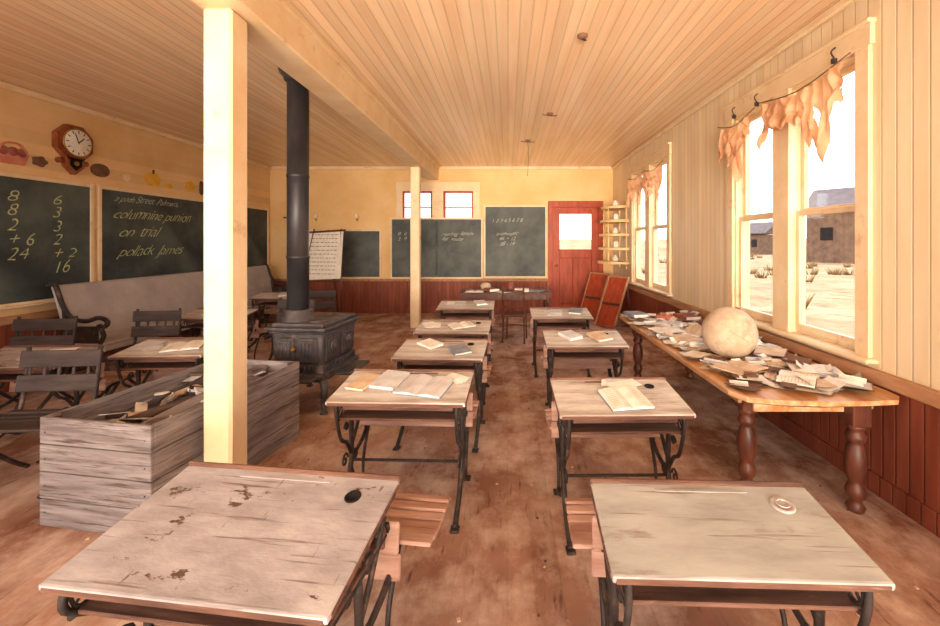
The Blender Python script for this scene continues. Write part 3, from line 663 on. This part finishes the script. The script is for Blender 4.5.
blob('paper_pumpkin',6.50,2.62,.15,.11,m_yel,6,.05,m_brn); blob('paper_leaf',6.80,2.56,.09,.04,m_yel,5); blob('paper_leaf',7.25,2.62,.12,.08,m_yel,5); blob('paper_acorn',7.55,2.62,.08,.12,m_brn,3)
blob('paper_leaf',6.05,2.58,.06,.05,m_trim,5)
for x in (-4.45,-3.5):
    b=MB(); b.tube([(0,-.01,-.06),(0,-.05,0),(0,-.03,.08)],.012,m_brass,6); b.lathe([(.06,0),(.055,.02),(.03,.10),(.02,.12)],m_trim,Matrix.Translation((.0,-.06,.0)),12); b.obj('wall_bracket',(x,YB-.001,2.2))

# ---------- curtains ----------
def curtain(y0,y1,ztop,fn,seed):
    b=MB(); ny=140; nz=16; vs=[];fs=[]
    for i in range(ny+1):
        y=y0+(y1-y0)*i/ny; u=(y-y0)/(y1-y0)
        drop=fn(u)+.06*noise.noise(Vector((y*14,seed,0)))+.05*noise.noise(Vector((y*60,seed,0)))
        drop=max(.05,drop); sag=.06*math.sin(u*math.pi)
        for j in range(nz+1):
            t=j/nz
            x=XR-.09+.022*math.sin(y*70+seed+1.5*t)+.03*noise.noise(Vector((y*10,t*3,seed)))*(1+t)-.03*t
            vs.append((x,y+.05*noise.noise(Vector((y*5,t*4,seed+4)))*t*2,ztop-sag-drop*t))
    for i in range(ny):
        for j in range(nz):
            y=y0+(y1-y0)*i/ny
            if j>4 and noise.noise(Vector((y*22,j*.35,seed*3)))>.42: continue
            k=i*(nz+1)+j; fs.append([k,k+1,k+nz+2,k+nz+1])
    b.add(vs,fs,m_cloth,True)
    b.tube([(XR-.09,y0-.06,ztop+.03),(XR-.09,(y0+y1)/2,ztop-.045),(XR-.09,y1+.06,ztop+.03)],.005,m_brn,6)
    return b.obj('tattered_curtain')
def tail(c,w,d): return lambda u: d*math.exp(-((u-c)/w)**2)
f1=lambda u: .24+tail(.18,.08,.42)(u)+tail(.34,.04,.2)(u)+tail(.95,.06,.16)(u)
f2=lambda u: .20+tail(.35,.08,.40)(u)+tail(.6,.05,.22)(u)+tail(.9,.1,.2)(u)
f3=lambda u: .22+tail(.1,.06,.35)(u)+tail(.55,.08,.2)(u)+tail(.9,.06,.3)(u)
curtain(2.93,3.86,2.92,f1,1); curtain(4.05,4.62,2.90,f2,5); curtain(6.38,7.2,2.86,f3,9); curtain(7.3,8.15,2.86,f3,13)
b=MB()
for y in (3.05,4.0,4.4): b.tube([(XR-.06,y,2.99),(XR-.075,y+.01,3.04),(XR-.05,y,3.07)],.006,m_iron,6); b.box((XR-.06,y,2.97),(.04,.02,.04),m_iron,bev=.004)
b.obj('curtain_brackets')

# ---------- whatnot shelf on right wall ----------
b=MB()
for k in range(5):
    z=1.20+k*.285; rx=.54-.02*k; ry=.46
    pts=[(0,-ry)]+[(-rx*abs(math.cos(R(a)))**.8,ry*math.sin(R(a))) for a in range(-81,82,9)]+[(0,ry)]
    b.prism(pts,.05,m_shelf,Matrix.Translation((0,0,z)))
b.b2((-.03,-.30,1.1),(0,-.22,2.5),m_shelf,.003); b.b2((-.03,.22,1.1),(0,.30,2.5),m_shelf,.003)
for k in range(4):
    z=1.2+k*.285
    for s1 in (-1,1): b.lathe([(.014,0),(.024,.04),(.012,.09),(.026,.12),(.012,.2),(.016,.24)],m_shelf,Matrix.Translation((-.36,s1*.2,z+.045)),10)
b.obj('whatnot_shelf',(XR-.001,8.85,0))
for k in range(5):
    b=MB(); z=1.2515+k*.285
    if k%2: b.box((0,0,.06),(.10,.14,.12),m_paper,bev=.01); b.box((0,0,.13),(.08,.1,.02),m_paper3,bev=.004)
    else: b.lathe([(.03,0),(.06,.02),(.065,.07),(.03,.11),(.035,.13)],m_paper,n=16)
    b.obj('shelf_ornament',(XR-.2,8.72,z))

# ---------- leaning red seats ----------
def leaner(x,y,rz):
    b=MB(); ti=R(24)
    b.box((0,0,.50),(.46,.025,1.0),m_door,rot=(-ti,0,0),bev=.006)
    for sx in (-1,1): b.box((sx*.235,-.01,.50),(.022,.05,1.02),m_rail,rot=(-ti,0,0),bev=.005)
    b.box((0,.20,.96),(.5,.05,.03),m_rail,rot=(-ti,0,0),bev=.005); b.box((0,-.03,.45),(.44,.03,.05),m_leg,rot=(-ti,0,0),bev=.004)
    for sx in (-1,1): b.tube([(sx*.21,.17,.92),(sx*.21,.30,.012)],.014,m_leg,8)
    b.obj('folded_seat',(x,y,0),(0,0,rz))
leaner(2.02,8.1,R(-55)); leaner(1.85,9.0,R(-50))

# ---------- ceiling bits ----------
def rosette(x,y,l=0,arm=0):
    b=MB(); b.lathe([(.045,0),(.045,-.012),(.03,-.025),(.012,-.03)],m_brn,n=16)
    if l: b.tube([(0,0,-.03),(.01,.0,-l*.5),(-.005,0,-l)],.004,m_iron,6)
    if arm: b.tube([(-arm,0,-.02),(0,.02,-.03),(arm,.05,-.02)],.006,m_iron,6)
    b.obj('ceiling_fixture',(x,y,ZC-.001))
rosette(.34,7.17,.62,.12); rosette(.57,5.67,.0,.1); rosette(.63,3.53,0,.04)

# ---------- dirt and plaster crumbs on the floor ----------
r=random.Random(21); b=MB()
for i in range(520):
    x=r.uniform(-3.5,2.3); y=r.uniform(1.3,9.0)
    if r.random()<.5: x=r.choice([-.05,1.25,-1.5,2.0])+r.gauss(0,.22)
    if x>2.3: continue
    s=r.uniform(.003,.011)*(1.6 if i%25==0 else 1)
    b.box((x,y,s*.3),(s*r.uniform(.7,1.8),s*r.uniform(.7,1.6),s*.6),r.choice([m_paper3,m_brn,m_brn,m_edge,m_floor]),rot=(0,0,r.uniform(0,3)))
b.obj('floor_debris')

# ---------- outside ----------
b=MB(); b.box((0,0,-.22),(300,300,.1),m_ground); b.obj('ground')
b=MB(); n=60; vs=[]; fs=[]
for i in range(n+1):
    x=-40+i*3.2
    hgt=2.2+1.6*noise.noise(Vector((i*.13,3,0)))+.4*noise.noise(Vector((i*.6,1,0)))
    vs+= [(x,100-i*.9,-.3),(x,112-i*.9,max(.4,hgt)),(x,130-i*.9,-.3)]
for i in range(n): fs+= [[3*i,3*i+3,3*i+4,3*i+1],[3*i+1,3*i+4,3*i+5,3*i+2]]
b.add(vs,fs,m_ground,True); b.obj('distant_hills')
def barn(x,y,w,l,h,rz):
    b=MB(); b.box((0,0,h/2-.2),(w,l,h+.2),m_barn)
    Mx=Matrix(((1,0,0,0),(0,0,1,-l/2-.3),(0,1,0,0),(0,0,0,1)))
    b.prism([(-w/2-.4,h),(0,h+w*.33),(w/2+.4,h),(w/2+.4,h+.15),(0,h+w*.33+.15),(-w/2-.4,h+.15)],l+.6,m_roof,Mx)
    b.prism([(-w/2,h),(w/2,h),(0,h+w*.33)],l,m_barn,Matrix(((1,0,0,0),(0,0,1,-l/2),(0,1,0,0),(0,0,0,1))))
    for k in (-1,1): b.box((-w/2-.02,k*l*.25,h*.55),(.06,.9,1.1),m_dark)
    b.box((-w/2-.02,0,1.0),(.06,1.0,2.0),m_barn)
    b.obj('barn',(x,y,-.17),(0,0,rz))
barn(31,37,6,6,4.6,R(38)); barn(38,64,5,7,3.0,R(20))
r=random.Random(3)
for i in range(110):
    b=MB(); x=r.uniform(7,34); y=r.uniform(8,60)
    if 25<x<40 and 31<y<44: continue
    for q in range(26):
        a=r.uniform(0,6.28); l=r.uniform(.15,.45); rr_=r.uniform(.0,.3)
        p0=Vector((rr_*math.cos(a),rr_*math.sin(a),-.17)); p1=p0+Vector((l*.5*math.cos(a),l*.5*math.sin(a),l))
        b.tube([p0,p1],[.03,.006],m_bush,4,cr=False)
    b.obj('dry_grass_tuft',(x,y,0))

# ---------- lights ----------
w=bpy.data.worlds.new('sky'); scene.world=w; w.use_nodes=True
N=w.node_tree.nodes; L=w.node_tree.links; bg=N['Background']
tc=N.new('ShaderNodeTexCoord'); sp=N.new('ShaderNodeSeparateXYZ'); cr=N.new('ShaderNodeValToRGB')
L.new(tc.outputs['Generated'],sp.inputs[0]); L.new(sp.outputs[2],cr.inputs[0])
cr.color_ramp.elements[0].color=(1,.96,.90,1); cr.color_ramp.elements[1].color=(.74,.86,1,1); cr.color_ramp.elements[1].position=.7
L.new(cr.outputs[0],bg.inputs[0]); bg.inputs[1].default_value=4.9
s=bpy.data.lights.new('sun','SUN'); s.energy=2.0; s.angle=.01; s.color=(1,.88,.7); so=bpy.data.objects.new('sun',s); scene.collection.objects.link(so)
so.rotation_euler=(R(20),R(-48),0)
def area(n,loc,rot,sx,sy,e,c,portal=False,spread=180):
    l=bpy.data.lights.new(n,'AREA'); l.shape='RECTANGLE'; l.size=sx; l.size_y=sy; l.energy=e; l.color=c; l.spread=R(spread)
    o=bpy.data.objects.new(n,l); o.location=loc; o.rotation_euler=rot; scene.collection.objects.link(o)
    if portal: l.cycles.is_portal=True
for a,c in pairs: area('window_portal',(XR+.14,(a+c)/2,1.95),(0,R(90),0),2.0,c-a,1,(1,1,1),True)
area('rear_fill_light',(-1.5,YR+.3,2.0),(R(-90),0,R(180)),6,2,105,(1,.93,.86))  # added area fill behind the camera, stands in for window light
area('rear_up_fill',(.6,-1.6,.5),(R(138),0,0),4,2,135,(1,.85,.70))  # added upward fill, imitates light bounced off the floor
d=Vector((.4,12.0,1.5)); q=d.to_track_quat('-Z','Y').to_euler()
area('rear_warm_fill',(-.2,-3.0,1.5),q,4.5,1.6,135,(1,.82,.62),spread=50)  # added warm fill with narrow spread, brightens back wall and ceiling
d=Vector((.75,.66,-.05)); q=d.to_track_quat('-Z','Y').to_euler()
area('left_fill_light',(XL+.5,-1.2,2.0),q,3,2,95,(1,.92,.83))  # added fill from the left, brightens stove, crate and desk sides

cam=bpy.data.cameras.new('camera'); co=bpy.data.objects.new('camera',cam); scene.collection.objects.link(co)
co.location=(0,0,H); co.rotation_euler=(R(90),0,0); cam.sensor_width=36; cam.lens=16
cam.shift_x=-(VX-470)/940; cam.shift_y=-(313-VY)/940; cam.clip_start=.05; cam.clip_end=500
scene.camera=co
try:
    scene.view_settings.view_transform='Standard'; scene.view_settings.look='None'
except Exception as ex: print(ex)
